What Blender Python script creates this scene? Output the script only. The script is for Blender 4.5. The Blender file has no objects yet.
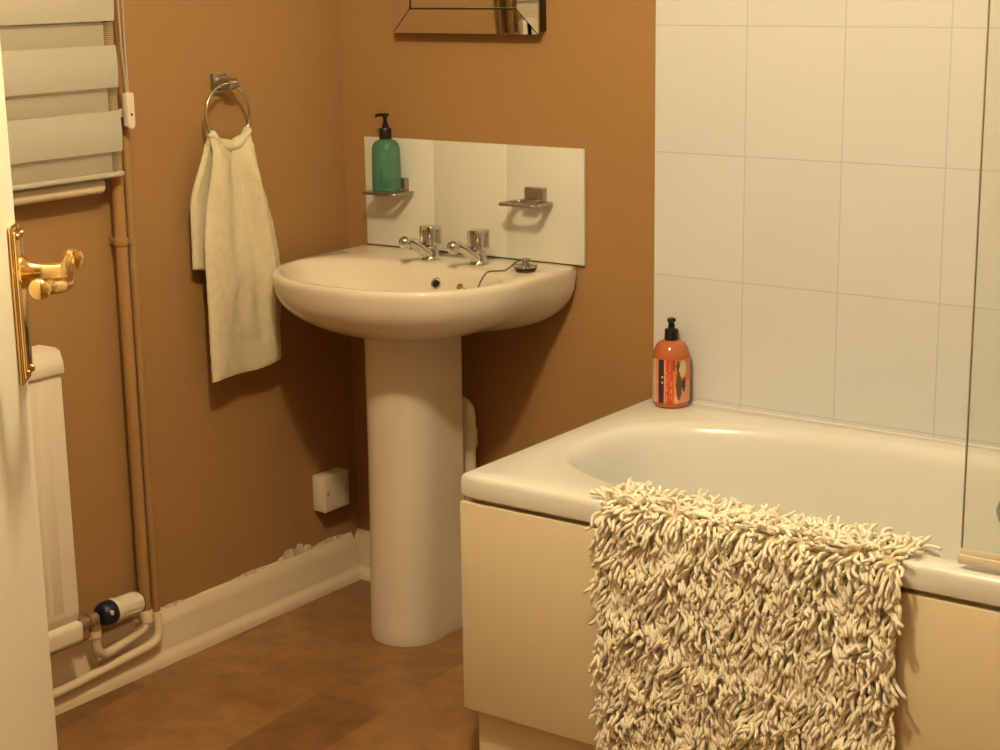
import bpy, bmesh, math, random
from mathutils import Vector, Matrix, noise as mnoise
from mathutils.bvhtree import BVHTree

S = bpy.context.scene
COL = S.collection
PI = math.pi

# ------------------------------------------------------------------ camera
cam_data = bpy.data.cameras.new('camera')
cam = bpy.data.objects.new('camera', cam_data)
COL.objects.link(cam)
S.camera = cam
F_PX = 1712.9
cam_data.sensor_fit = 'HORIZONTAL'
cam_data.sensor_width = 36.0
cam_data.lens = 36.0 * F_PX / 1000.0
cam_data.clip_start = 0.02
cam_data.clip_end = 60
yaw, pitch, roll = math.radians(36.01705), math.radians(13.42418), math.radians(-0.87530)
fw = Vector((-math.sin(yaw)*math.cos(pitch), math.cos(yaw)*math.cos(pitch), -math.sin(pitch)))
r0 = fw.cross(Vector((0, 0, 1))).normalized()
u0 = r0.cross(fw)
rr = r0*math.cos(roll) + u0*math.sin(roll)
uu = -r0*math.sin(roll) + u0*math.cos(roll)
bk = -fw
M = Matrix(((rr.x, uu.x, bk.x, 2.6079), (rr.y, uu.y, bk.y, -2.9928), (rr.z, uu.z, bk.z, 1.4357), (0, 0, 0, 1)))
cam.matrix_world = M

# ------------------------------------------------------------------ world, exposure
w = bpy.data.worlds.new('world')
S.world = w
w.use_nodes = True
w.node_tree.nodes['Background'].inputs[0].default_value = (1.0, 0.72, 0.42, 1)
w.node_tree.nodes['Background'].inputs[1].default_value = 0.2
S.view_settings.view_transform = 'Standard'
S.view_settings.look = 'None'
S.view_settings.gamma = 1.0
S.view_settings.use_curve_mapping = False
S.view_settings.exposure = 0.0
LAMP = Vector((1.30, -1.48, 2.20))
LAMP_STRENGTH = 560.0
LAMP_COLOR = (1.0, 0.80, 0.46)

# ------------------------------------------------------------------ materials
def mat(name, col, rough=0.5, metal=0.0, var=0.0, vscale=6.0, bump=0.0, bscale=60.0, spec=0.5,
        trans=0.0, ior=1.45, coat=0.0, sss=0.0, emit=None, estr=0.0):
    m = bpy.data.materials.new(name)
    m.use_nodes = True
    nt = m.node_tree
    b = nt.nodes['Principled BSDF']
    b.inputs['Base Color'].default_value = (*col, 1)
    b.inputs['Roughness'].default_value = rough
    b.inputs['Metallic'].default_value = metal
    b.inputs['Specular IOR Level'].default_value = spec
    b.inputs['Transmission Weight'].default_value = trans
    b.inputs['IOR'].default_value = ior
    b.inputs['Coat Weight'].default_value = coat
    if emit:
        b.inputs['Emission Color'].default_value = (*emit, 1)
        b.inputs['Emission Strength'].default_value = estr
    if var > 0 or bump > 0:
        tc = nt.nodes.new('ShaderNodeTexCoord')
    if var > 0:
        n = nt.nodes.new('ShaderNodeTexNoise')
        n.inputs['Scale'].default_value = vscale
        n.inputs['Detail'].default_value = 5
        nt.links.new(tc.outputs['Object'], n.inputs['Vector'])
        r = nt.nodes.new('ShaderNodeValToRGB')
        r.color_ramp.elements[0].position = 0.3
        r.color_ramp.elements[1].position = 0.7
        r.color_ramp.elements[0].color = (*[c*(1-var) for c in col], 1)
        r.color_ramp.elements[1].color = (*[min(1, c*(1+var)) for c in col], 1)
        nt.links.new(n.outputs['Fac'], r.inputs['Fac'])
        nt.links.new(r.outputs['Color'], b.inputs['Base Color'])
    if bump > 0:
        n2 = nt.nodes.new('ShaderNodeTexNoise')
        n2.inputs['Scale'].default_value = bscale
        n2.inputs['Detail'].default_value = 4
        nt.links.new(tc.outputs['Object'], n2.inputs['Vector'])
        bp = nt.nodes.new('ShaderNodeBump')
        bp.inputs['Strength'].default_value = bump
        bp.inputs['Distance'].default_value = 0.01
        nt.links.new(n2.outputs['Fac'], bp.inputs['Height'])
        nt.links.new(bp.outputs['Normal'], b.inputs['Normal'])
    return m

m_wall = mat('brown_wall_paint', (0.355, 0.206, 0.084), 0.75, var=0.03, vscale=1.7, bump=0.12, bscale=140, spec=0.3)
m_white_paint = mat('white_gloss_paint', (0.74, 0.64, 0.49), 0.4, var=0.05, vscale=5, bump=0.06, bscale=50)
m_chip = mat('bare_plaster', (0.62, 0.52, 0.40), 0.9, var=0.3, vscale=60, bump=0.6, bscale=90)
m_ceiling = mat('ceiling_paint', (0.72, 0.68, 0.6), 0.9)
m_ceramic = mat('white_ceramic', (0.72, 0.67, 0.57), 0.12, var=0.01, vscale=3, spec=0.5)
m_acrylic = mat('white_acrylic', (0.775, 0.785, 0.785), 0.2, var=0.01, vscale=3)
m_panel = mat('cream_bath_panel', (0.74, 0.66, 0.48), 0.35, var=0.015, vscale=3)
m_glass_edge = mat('polished_glass_edge', (0.42, 0.34, 0.20), 0.3)
m_chrome = mat('chrome', (0.62, 0.62, 0.61), 0.06, metal=1.0)
m_dark_metal = mat('tarnished_metal', (0.16, 0.13, 0.10), 0.35, metal=0.8)
m_satin = mat('brushed_nickel', (0.42, 0.39, 0.35), 0.32, metal=1.0)
m_brass = mat('polished_brass', (0.86, 0.60, 0.26), 0.12, metal=1.0)
m_rubber = mat('dark_rubber', (0.02, 0.018, 0.016), 0.5)
m_black = mat('black_plastic', (0.012, 0.009, 0.010), 0.3)
m_navy = mat('navy_plastic', (0.012, 0.014, 0.035), 0.4)
m_white_plastic = mat('white_plastic', (0.74, 0.68, 0.58), 0.35, var=0.02, vscale=20)
m_copper = mat('copper_pipe', (0.42, 0.30, 0.19), 0.45, metal=0.6, var=0.15, vscale=40)
m_pipe_brown = mat('brown_painted_pipe', (0.36, 0.206, 0.086), 0.5, var=0.03, vscale=6)
m_towel = mat('cream_terry', (0.83, 0.76, 0.57), 0.95, var=0.05, vscale=60, bump=0.6, bscale=420, spec=0.1)
m_rug = mat('cream_chenille', (0.90, 0.86, 0.75), 1.0, var=0.04, vscale=12, spec=0.0)
m_rug_back = mat('rug_backing', (0.60, 0.50, 0.36), 0.95, bump=0.4, bscale=300, spec=0.1)
m_blind = mat('cream_blind_fabric', (0.475, 0.450, 0.380), 0.85, var=0.015, vscale=8, bump=0.15, bscale=500, spec=0.2)
m_blind_back = mat('rear_blind_fabric', (0.49, 0.45, 0.36), 0.85, var=0.015, vscale=8, spec=0.2)
m_door = mat('white_door_paint', (0.86, 0.85, 0.76), 0.45, var=0.02, vscale=4, bump=0.04, bscale=40)
m_mirror = mat('mirror_silver', (0.80, 0.79, 0.76), 0.015, metal=1.0)
m_dark = mat('dark_edge', (0.015, 0.011, 0.009), 0.4)
m_green = mat('green_liquid_soap', (0.15, 0.42, 0.31), 0.06, var=0.05, vscale=20, trans=0.6)
m_orange = mat('orange_liquid_soap', (0.66, 0.20, 0.07), 0.12, var=0.05, vscale=20, trans=0.3)
m_seal = mat('clear_seal', (0.72, 0.66, 0.54), 0.3)
m_night = mat('night_window_glass', (0.01, 0.01, 0.012), 0.05)
m_glow = mat('lamp_glass', (0.9, 0.9, 0.9), 0.4, emit=LAMP_COLOR, estr=LAMP_STRENGTH)
m_label_cream = mat('label_cream', (0.66, 0.52, 0.38), 0.4)
m_label_pink = mat('label_pink', (0.70, 0.30, 0.20), 0.4)
m_label_red = mat('label_red', (0.55, 0.075, 0.03), 0.4)
m_label_dark = mat('label_dark', (0.05, 0.02, 0.035), 0.4)
m_label_olive = mat('label_olive', (0.13, 0.075, 0.03), 0.4)
m_label_orange = mat('label_orange', (0.70, 0.17, 0.05), 0.4)

def glass_mat(name, tint, gloss_rough=0.02, amount=0.10):
    m = bpy.data.materials.new(name)
    m.use_nodes = True
    nt = m.node_tree
    nt.nodes.remove(nt.nodes['Principled BSDF'])
    out = nt.nodes['Material Output']
    t = nt.nodes.new('ShaderNodeBsdfTransparent'); t.inputs[0].default_value = (*tint, 1)
    g = nt.nodes.new('ShaderNodeBsdfGlossy'); g.inputs['Roughness'].default_value = gloss_rough
    fr = nt.nodes.new('ShaderNodeFresnel'); fr.inputs['IOR'].default_value = 1.3
    mx = nt.nodes.new('ShaderNodeMixShader')
    nt.links.new(fr.outputs[0], mx.inputs[0])
    nt.links.new(t.outputs[0], mx.inputs[1])
    nt.links.new(g.outputs[0], mx.inputs[2])
    nt.links.new(mx.outputs[0], out.inputs['Surface'])
    return m
m_glass = glass_mat('clear_glass', (0.965, 0.97, 0.94))
m_shelf_glass = glass_mat('shelf_glass', (0.80, 0.84, 0.78))
m_sheer = glass_mat('sheer_mesh', (0.6, 0.5, 0.36), 0.6)

def floor_mat():
    m = bpy.data.materials.new('brown_vinyl_tiles')
    m.use_nodes = True
    nt = m.node_tree
    b = nt.nodes['Principled BSDF']
    b.inputs['Roughness'].default_value = 0.42
    b.inputs['Specular IOR Level'].default_value = 0.4
    tc = nt.nodes.new('ShaderNodeTexCoord')
    mp = nt.nodes.new('ShaderNodeMapping')
    mp.inputs['Rotation'].default_value = (0, 0, math.radians(90-4.5))
    mp.inputs['Location'].default_value = (0.5853, 0.1585, 0)
    nt.links.new(tc.outputs['Object'], mp.inputs['Vector'])
    br = nt.nodes.new('ShaderNodeTexBrick')
    br.inputs['Scale'].default_value = 1.0
    br.inputs['Brick Width'].default_value = 0.30
    br.inputs['Row Height'].default_value = 0.168
    br.inputs['Mortar Size'].default_value = 0.0012
    br.inputs['Mortar Smooth'].default_value = 0.6
    br.inputs['Bias'].default_value = 0.0
    br.inputs['Color1'].default_value = (0, 0, 0, 1)
    br.inputs['Color2'].default_value = (1, 1, 1, 1)
    br.inputs['Mortar'].default_value = (0.35, 0.35, 0.35, 1)
    nt.links.new(mp.outputs[0], br.inputs['Vector'])
    r = nt.nodes.new('ShaderNodeValToRGB')
    cr = r.color_ramp
    cr.elements[0].position = 0.0; cr.elements[0].color = (0.165, 0.080, 0.030, 1)
    cr.elements[1].position = 1.0; cr.elements[1].color = (0.330, 0.180, 0.074, 1)
    e = cr.elements.new(0.35); e.color = (0.270, 0.142, 0.056, 1)
    nt.links.new(br.outputs['Color'], r.inputs['Fac'])
    n = nt.nodes.new('ShaderNodeTexNoise')
    n.inputs['Scale'].default_value = 14; n.inputs['Detail'].default_value = 8; n.inputs['Roughness'].default_value = 0.65
    nt.links.new(tc.outputs['Object'], n.inputs['Vector'])
    r2 = nt.nodes.new('ShaderNodeValToRGB')
    r2.color_ramp.elements[0].position = 0.3; r2.color_ramp.elements[0].color = (0.70, 0.67, 0.63, 1)
    r2.color_ramp.elements[1].position = 0.72; r2.color_ramp.elements[1].color = (1.25, 1.25, 1.24, 1)
    nt.links.new(n.outputs['Fac'], r2.inputs['Fac'])
    mx = nt.nodes.new('ShaderNodeMix'); mx.data_type = 'RGBA'; mx.blend_type = 'MULTIPLY'
    mx.inputs[0].default_value = 1.0
    nt.links.new(r.outputs[0], mx.inputs[6]); nt.links.new(r2.outputs[0], mx.inputs[7])
    nt.links.new(mx.outputs[2], b.inputs['Base Color'])
    bp = nt.nodes.new('ShaderNodeBump'); bp.inputs['Strength'].default_value = 0.12; bp.inputs['Distance'].default_value = 0.004
    nt.links.new(n.outputs['Fac'], bp.inputs['Height'])
    nt.links.new(bp.outputs[0], b.inputs['Normal'])
    return m
m_floor = floor_mat()

def tile_mat(name, ox, oz, tw, th, col=(0.67, 0.695, 0.735)):
    """glossy white wall tiles with thin slightly darker grout; grid in world x / z"""
    m = bpy.data.materials.new(name)
    m.use_nodes = True
    nt = m.node_tree
    b = nt.nodes['Principled BSDF']
    b.inputs['Roughness'].default_value = 0.16
    tc = nt.nodes.new('ShaderNodeTexCoord')
    sx = nt.nodes.new('ShaderNodeSeparateXYZ')
    nt.links.new(tc.outputs['Object'], sx.inputs[0])
    cb = nt.nodes.new('ShaderNodeCombineXYZ')
    for o, axis, off in ((0, 'X', ox), (1, 'Z', oz)):
        a = nt.nodes.new('ShaderNodeMath'); a.operation = 'SUBTRACT'; a.inputs[1].default_value = off
        nt.links.new(sx.outputs[axis], a.inputs[0]); nt.links.new(a.outputs[0], cb.inputs[o])
    br = nt.nodes.new('ShaderNodeTexBrick')
    br.offset = 0.0
    br.inputs['Scale'].default_value = 1
    br.inputs['Brick Width'].default_value = tw
    br.inputs['Row Height'].default_value = th
    br.inputs['Mortar Size'].default_value = 0.0015
    br.inputs['Mortar Smooth'].default_value = 0.5
    br.inputs['Color1'].default_value = (*[c*0.985 for c in col], 1)
    br.inputs['Color2'].default_value = (*[min(1, c*1.015) for c in col], 1)
    br.inputs['Mortar'].default_value = (*[c*0.78 for c in col], 1)
    nt.links.new(cb.outputs[0], br.inputs['Vector'])
    nt.links.new(br.outputs['Color'], b.inputs['Base Color'])
    n = nt.nodes.new('ShaderNodeTexNoise'); n.inputs['Scale'].default_value = 9
    nt.links.new(tc.outputs['Object'], n.inputs['Vector'])
    inv = nt.nodes.new('ShaderNodeMath'); inv.operation = 'MULTIPLY_ADD'
    inv.inputs[1].default_value = -0.6
    nt.links.new(br.outputs['Fac'], inv.inputs[0]); nt.links.new(n.outputs['Fac'], inv.inputs[2])
    bp = nt.nodes.new('ShaderNodeBump'); bp.inputs['Strength'].default_value = 0.16; bp.inputs['Distance'].default_value = 0.003
    nt.links.new(inv.outputs[0], bp.inputs['Height']); nt.links.new(bp.outputs[0], b.inputs['Normal'])
    return m
TX0, TW, TZ, TH = 0.832, 0.2035, 0.8185, 0.2495
m_tiles = tile_mat('white_wall_tiles', TX0, TZ - 4*TH, TW, TH)

# ------------------------------------------------------------------ mesh helpers
def link_mesh(name, bm, material=None, parent=None, smooth=40, label=None, mats=None):
    bmesh.ops.recalc_face_normals(bm, faces=bm.faces)
    me = bpy.data.meshes.new(name)
    bm.to_mesh(me); bm.free()
    for mm in (mats or [material]):
        me.materials.append(mm)
    if smooth:
        me.polygons.foreach_set('use_smooth', [True]*len(me.polygons))
        me.set_sharp_from_angle(angle=math.radians(smooth))
    o = bpy.data.objects.new(name, me)
    COL.objects.link(o)
    if parent:
        o.parent = parent
        o.matrix_parent_inverse = Matrix.Translation(parent.location).inverted() if parent.type == 'EMPTY' and parent.parent is None else Matrix.Identity(4)
    if label:
        o['label'] = label
    return o

def thing(name, label, cat, loc=(0, 0, 0), group=None):
    o = bpy.data.objects.new(name, None)
    o.empty_display_size = 0.05
    COL.objects.link(o)
    o.location = loc
    o['label'] = label; o['category'] = cat
    if group: o['group'] = group
    return o

def tag(o, label, cat, group=None):
    o['label'] = label; o['category'] = cat
    if group: o['group'] = group
    return o

def struct(o, label=None):
    o['kind'] = 'structure'
    if label: o['label'] = label
    return o

def NB(): return bmesh.new()

def box(bm, x0, x1, y0, y1, z0, z1, bev=0.0, seg=2, mi=0):
    tmp = bmesh.new()
    v = [tmp.verts.new((x, y, z)) for x in (x0, x1) for y in (y0, y1) for z in (z0, z1)]
    for f in ((0, 1, 3, 2), (4, 6, 7, 5), (0, 4, 5, 1), (2, 3, 7, 6), (0, 2, 6, 4), (1, 5, 7, 3)):
        tmp.faces.new([v[i] for i in f])
    bmesh.ops.recalc_face_normals(tmp, faces=tmp.faces)
    if bev > 0:
        bmesh.ops.bevel(tmp, geom=list(tmp.edges), offset=bev, segments=seg, profile=0.5, affect='EDGES')
    merge(bm, tmp, mi)

def merge(bm, tmp, mi=0, mtx=None):
    vm = {}
    for v in tmp.verts:
        vm[v] = bm.verts.new(mtx @ v.co if mtx else v.co)
    for f in tmp.faces:
        try:
            nf = bm.faces.new([vm[v] for v in f.verts]); nf.material_index = mi
        except ValueError:
            pass
    tmp.free()

def loft(bm, rings, cap0=True, cap1=True, closed=True, mi=0):
    """rings: list of equal-length lists of points"""
    R = [[bm.verts.new(p) for p in ring] for ring in rings]
    n = len(R[0])
    for a, b in zip(R[:-1], R[1:]):
        for i in range(n if closed else n-1):
            j = (i+1) % n
            f = bm.faces.new((a[i], a[j], b[j], b[i])); f.material_index = mi
    if cap0: bm.faces.new(R[0][::-1]).material_index = mi
    if cap1: bm.faces.new(R[-1]).material_index = mi
    return R

def tube(bm, path, rad, sides=16, cap=True, mi=0, closed=False):
    """tube along a polyline; rad a number or a list"""
    P = [Vector(p) for p in path]
    n = len(P)
    if not hasattr(rad, '__len__'): rad = [rad]*n
    T = []
    for i in range(n):
        if closed: t = P[(i+1) % n] - P[i-1]
        elif i == 0: t = P[1]-P[0]
        elif i == n-1: t = P[-1]-P[-2]
        else: t = (P[i+1]-P[i]).normalized() + (P[i]-P[i-1]).normalized()
        T.append(t.normalized())
    up = Vector((0, 0, 1)) if abs(T[0].z) < 0.9 else Vector((1, 0, 0))
    rings = []
    nrm = (up - T[0]*up.dot(T[0])).normalized()
    for i in range(n):
        nrm = (nrm - T[i]*nrm.dot(T[i])).normalized()
        b = T[i].cross(nrm)
        rings.append([P[i] + (nrm*math.cos(2*PI*k/sides) + b*math.sin(2*PI*k/sides))*rad[i] for k in range(sides)])
    if closed:
        rings.append(rings[0])
        loft(bm, rings, False, False, mi=mi)
        bmesh.ops.remove_doubles(bm, verts=bm.verts, dist=1e-6)
    else:
        loft(bm, rings, cap, cap, mi=mi)

def fillet(path, r, seg=6):
    """round the corners of a polyline"""
    P = [Vector(p) for p in path]
    out = [P[0]]
    for a, b, c in zip(P[:-2], P[1:-1], P[2:]):
        d1 = (a-b); d2 = (c-b)
        k = min(r, d1.length*0.49, d2.length*0.49)
        p1 = b + d1.normalized()*k; p2 = b + d2.normalized()*k
        for i in range(seg+1):
            t = i/seg
            out.append(p1*(1-t)**2 + b*2*t*(1-t) + p2*t*t)
    out.append(P[-1])
    return out

def lathe(bm, prof, c=(0, 0, 0), axis=(0, 0, 1), sides=32, mi=0, sx=1.0, sy=1.0):
    """prof: (radius, height) pairs along the axis"""
    A = Vector(axis).normalized()
    q = Vector((0, 0, 1)).rotation_difference(A)
    rings = []
    for r, h in prof:
        rings.append([Vector(c) + q @ Vector((r*sx*math.cos(2*PI*k/sides), r*sy*math.sin(2*PI*k/sides), h)) for k in range(sides)])
    loft(bm, rings, True, True, mi=mi)

def rrect(x0, x1, y0, y1, r, seg=6):
    """rounded rectangle outline, counter-clockwise; r one radius or four (x1y1, x0y1, x0y0, x1y0)"""
    if not hasattr(r, '__len__'): r = [r]*4
    pts = []
    for (cx, cy, a0, k) in ((x1-r[0], y1-r[0], 0, 0), (x0+r[1], y1-r[1], 90, 1), (x0+r[2], y0+r[2], 180, 2), (x1-r[3], y0+r[3], 270, 3)):
        for i in range(seg+1):
            a = math.radians(a0 + 90*i/seg)
            pts.append((cx + r[k]*math.cos(a), cy + r[k]*math.sin(a)))
    return pts

def polar(poly, c, angles):
    """where rays from c at the given angles meet the closed outline"""
    out = []
    n = len(poly)
    for a in angles:
        dx, dy = math.cos(a), math.sin(a)
        best = None
        for i in range(n):
            x1, y1 = poly[i]; x2, y2 = poly[(i+1) % n]
            ex, ey = x2-x1, y2-y1
            den = dx*ey - dy*ex
            if abs(den) < 1e-12: continue
            t = ((x1-c[0])*ey - (y1-c[1])*ex)/den
            s = ((x1-c[0])*dy - (y1-c[1])*dx)/den
            if t > 0 and -1e-6 <= s <= 1+1e-6 and (best is None or t > best): best = t
        out.append((c[0]+dx*best, c[1]+dy*best))
    return out

def sm(t):
    t = max(0, min(1, t))
    return t*t*(3-2*t)

# ================================================================== THE ROOM
XR, YF, ZC = 2.56, -2.45, 2.36
WT = 0.12
bm = NB(); box(bm, -WT, XR+WT, -4.2, WT, -0.06, 0.0)
struct(link_mesh('floor', bm, m_floor, smooth=0))
bm = NB(); box(bm, -WT, XR+WT, YF-WT, WT, ZC, ZC+0.08)
struct(link_mesh('ceiling', bm, m_ceiling, smooth=0))
bm = NB(); box(bm, -WT, XR+WT, 0, WT, 0, ZC)
struct(link_mesh('wall_back', bm, m_wall, smooth=0))
# left wall with the window opening
WY0, WY1, WZ0, WZ1 = -1.80, -0.80, 1.03, 2.02
bm = NB()
box(bm, -WT, 0, YF-WT, WY0, 0, ZC); box(bm, -WT, 0, WY1, 0, 0, ZC)
box(bm, -WT, 0, WY0, WY1, 0, WZ0); box(bm, -WT, 0, WY0, WY1, WZ1, ZC)
struct(link_mesh('wall_left', bm, m_wall, smooth=0))
bm = NB(); box(bm, XR, XR+WT, YF-WT, 0, 0, ZC)
struct(link_mesh('wall_right', bm, m_wall, smooth=0))
# front wall with the doorway the camera looks through
DX0, DX1, DZ = 1.69, 2.52, 2.03
bm = NB()
box(bm, 0, DX0, YF-WT, YF, 0, ZC); box(bm, DX1, XR, YF-WT, YF, 0, ZC); box(bm, DX0, DX1, YF-WT, YF, DZ, ZC)
struct(link_mesh('wall_front', bm, m_wall, smooth=0))
bm = NB()
box(bm, DX0-0.06, DX0, YF, YF+0.015, 0, DZ+0.06, 0.004)
box(bm, DX0, DX1, YF, YF+0.015, DZ, DZ+0.06, 0.004)
struct(link_mesh('trim_1', bm, m_white_paint, smooth=0), 'white door architrave around the doorway')
# tiled area over the bath (a slab of tiles fixed on the back wall)
bm = NB(); box(bm, TX0, XR, -0.009, 0, 0.555, ZC, 0.0012, 2)
struct(link_mesh('wall_tiled', bm, m_tiles, smooth=0), 'white square tiling on the wall over the bath')
bm = NB(); box(bm, XR-0.009, XR, -0.80, -0.009, 0.555, ZC, 0.0012, 2)
mt2 = tile_mat('white_side_tiles', 0, TZ-4*TH, TW, TH)
struct(link_mesh('wall_tiled', bm, mt2, smooth=0), 'white tiling on the end wall of the bath')
# window
bm = NB()
for (a, b, c, d) in ((WY0, WY0+0.06, WZ0, WZ1), (WY1-0.06, WY1, WZ0, WZ1), (WY0+0.06, WY1-0.06, WZ0, WZ0+0.06), (WY0+0.06, WY1-0.06, WZ1-0.06, WZ1), (-1.33, -1.27, WZ0+0.06, WZ1-0.06)):
    box(bm, -0.10, -0.05, a, b, c, d, 0.004)
win = struct(link_mesh('window_1', bm, m_white_paint, smooth=0), 'white window frame behind the blind')
bm = NB(); box(bm, -0.078, -0.072, WY0+0.05, WY1-0.05, WZ0+0.05, WZ1-0.05)
link_mesh('window_pane', bm, m_night, win, smooth=0)
# window sill board, rounded nose, its end beside the pipes
bm = NB(); box(bm, -0.05, 0.046, -1.95, -0.752, 1.018, 1.048, 0.012, 4)
struct(link_mesh('trim_2', bm, m_white_paint), 'cream window sill board below the blind')

# skirting boards: profile swept along the wall
def skirting(name, along, a0, a1, sgn=1):
    prof = [(0, 0), (0.030, 0), (0.030, 0.010), (0.027, 0.022), (0.021, 0.028), (0.019, 0.034), (0.0195, 0.038), (0.018, 0.043), (0.017, 0.085), (0.014, 0.098), (0.009, 0.107), (0.005, 0.114), (0, 0.115)]
    bm = NB()
    n = 60
    rings = []
    for i in range(n+1):
        a = a0 + (a1-a0)*i/n
        ring = []
        for k, (d, h) in enumerate(prof):
            hh = h + (0.0016*mnoise.noise(Vector((a*40, 0, h*30))) if h > 0.09 else 0)
            dd = d + (0.0006*mnoise.noise(Vector((a*25, 5, h*40))) if 0 < d else 0)
            ring.append((dd, a, hh) if along == 'y' else (a, -dd, hh))
        rings.append(ring)
    loft(bm, rings)
    return struct(link_mesh(name, bm, m_white_paint, smooth=35))
bl = skirting('baseboard_left', 'y', YF, -0.0305)
skirting('baseboard_back', 'x', 0.0, 0.845)
# chipped filler where the paint has come away above the skirting
random.seed(4)
bm = NB()
def chip(y0, y1, hmax, n=26):
    top, bot = [], []
    for i in range(n+1):
        t = i/n
        y = y0 + (y1-y0)*t
        env = math.sin(PI*min(1, max(0, t)))**0.7
        h = 0.1145 + hmax*env*(0.45 + 0.55*random.random()) + 0.001
        bot.append((0.0, y, 0.110)); top.append((y, h))
    for i in range(n):
        (ya, ha), (yb, hb) = top[i], top[i+1]
        ds = [0.0030, 0.0035, 0.0022]
        ring = []
        rows = []
        for (y, h) in ((ya, ha), (yb, hb)):
            col = [(0.0055+0.001*random.random(), y, 0.1135)]
            for k in range(1, 5):
                z = 0.1135 + (h-0.1135)*k/4
                col.append((0.0045*(1-k/5) + 0.0022*random.random(), y, z))
            col.append((0.0, y, h+0.0005))
            rows.append(col)
        V = [[bm.verts.new(p) for p in c] for c in rows]
        for k in range(len(V[0])-1):
            bm.faces.new((V[0][k], V[1][k], V[1][k+1], V[0][k+1]))
chip(-0.285, -0.165, 0.024)
chip(-0.155, -0.055, 0.006, 18)
chip(-0.43, -0.32, 0.005, 16)
chip(-0.66, -0.58, 0.006, 16)
bmesh.ops.remove_doubles(bm, verts=bm.verts, dist=0.0009)
c = link_mesh('chipped_filler', bm, m_chip, bl, smooth=0, label='ragged cream filler showing above the skirting')

# ================================================================== LIGHT
t = thing('ceiling_light', 'round glowing glass ceiling lamp on a short stem in the middle of the ceiling', 'lamp', (LAMP.x, LAMP.y, ZC))
bm = NB(); lathe(bm, [(0.0, 0), (0.06, 0), (0.06, -0.012), (0.045, -0.028), (0.012, -0.034), (0.010, -0.075), (0.028, -0.082), (0.03, -0.098), (0.0, -0.098)], (LAMP.x, LAMP.y, ZC))
link_mesh('ceiling_rose', bm, m_white_plastic, t)
bm = NB(); bmesh.ops.create_uvsphere(bm, u_segments=32, v_segments=16, radius=0.062, matrix=Matrix.Translation(LAMP))
link_mesh('globe', bm, m_glow, t, label='glowing round glass globe')

# ================================================================== BASIN
BX, BHW, BYF = 0.352, 0.298, -0.486
NA = 120
bc = (BX, -0.22)
ANG = [PI/2 + 2*PI*i/NA for i in range(NA)]
def superell(cx, cy, a, b, n, N=160, back=None):
    pts = []
    for i in range(N):
        th = 2*PI*i/N
        cs, sn = math.cos(th), math.sin(th)
        pts.append((cx + a*math.copysign(abs(cs)**(2/n), cs), cy + b*math.copysign(abs(sn)**(2/n), sn)))
    return pts
def d_outline(hw, yf, yb, ymid, n, rb=0.015):
    pts = []
    N = 64
    for i in range(N+1):
        th = PI + PI*i/N
        cs, sn = math.cos(th), math.sin(th)
        pts.append((BX + hw*math.copysign(abs(cs)**(2/n), cs), ymid + (ymid-yf)*(-abs(sn)**(2/n))))
    for i in range(5):
        a = math.radians(90*i/4)
        pts.append((BX+hw-rb+rb*math.cos(a), yb-rb+rb*math.sin(a)))
    for i in range(5):
        a = math.radians(90+90*i/4)
        pts.append((BX-hw+rb+rb*math.cos(a), yb-rb+rb*math.sin(a)))
    return pts
outer = polar(d_outline(BHW-0.006, BYF+0.012, -0.001, -0.20, 2.3), bc, ANG)
pedo = polar(d_outline(0.098, -0.314, -0.14, -0.21, 2.2, 0.01), bc, ANG)
bowl = []
for p_, q_ in zip(polar(superell(BX, -0.302, 0.270, 0.162, 2.4), bc, ANG), outer):
    rp, rq = math.hypot(p_[0]-bc[0], p_[1]-bc[1]), math.hypot(q_[0]-bc[0], q_[1]-bc[1])
    k = min(1.0, (rq-0.020)/rp)
    bowl.append((bc[0]+(p_[0]-bc[0])*k, bc[1]+(p_[1]-bc[1])*k))
bowlb = polar(superell(BX, -0.285, 0.10, 0.065, 2.0), bc, ANG)
def mixo(a, b, t): return [(p[0]*(1-t)+q[0]*t, p[1]*(1-t)+q[1]*t) for p, q in zip(a, b)]
ZR = 0.817
rings = []
def add(o, z): rings.append([(p[0], p[1], z if not callable(z) else z(p)) for p in o])
def body_ring(g, z):
    """blend from the foot outline to the rim outline; the back stays full-width lower down than the front"""
    o = []
    for p_, q_ in zip(pedo, outer):
        k = sm((q_[1]+0.22)/0.20)
        gg = g**(1-0.55*k)
        o.append((p_[0]*(1-gg)+q_[0]*gg, p_[1]*(1-gg)+q_[1]*gg))
    add(o, z)
for g, z in ((0.0, 0.683), (0.10, 0.685), (0.27, 0.691), (0.44, 0.700), (0.59, 0.711), (0.72, 0.723), (0.82, 0.736), (0.90, 0.751), (0.95, 0.767), (0.978, 0.783), (0.993, 0.798)):
    body_ring(g, z)
add(outer, 0.806)
inn = lambda t: mixo(outer, bowl, t)
def inset(o, d):
    out = []
    for p in o:
        v = Vector((p[0]-bc[0], p[1]-bc[1])); L = v.length
        q = v*((L-d)/L)
        out.append((bc[0]+q.x, min(bc[1]+q.y, -0.001) if p[1] > -0.002 else bc[1]+q.y))
    return out
add(inset(outer, 0.0015), 0.8125)
add(inset(outer, 0.005), 0.8165)
add(mixo(inset(outer, 0.007), bowl, 0.4), 0.8175)
add(mixo(inset(outer, 0.007), bowl, 0.9), 0.8168)
add(bowl, 0.8145)
for tt, z in ((0.05, 0.808), (0.11, 0.797), (0.18, 0.779), (0.28, 0.755), (0.42, 0.730), (0.6, 0.712), (0.8, 0.702), (1.0, 0.698)):
    add(mixo(bowl, bowlb, tt), z)
bm = NB(); loft(bm, rings)
basin = thing('pedestal_basin', 'white ceramic wash basin on a full pedestal in the corner beside the towel', 'basin', (BX, -0.2, 0))
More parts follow.
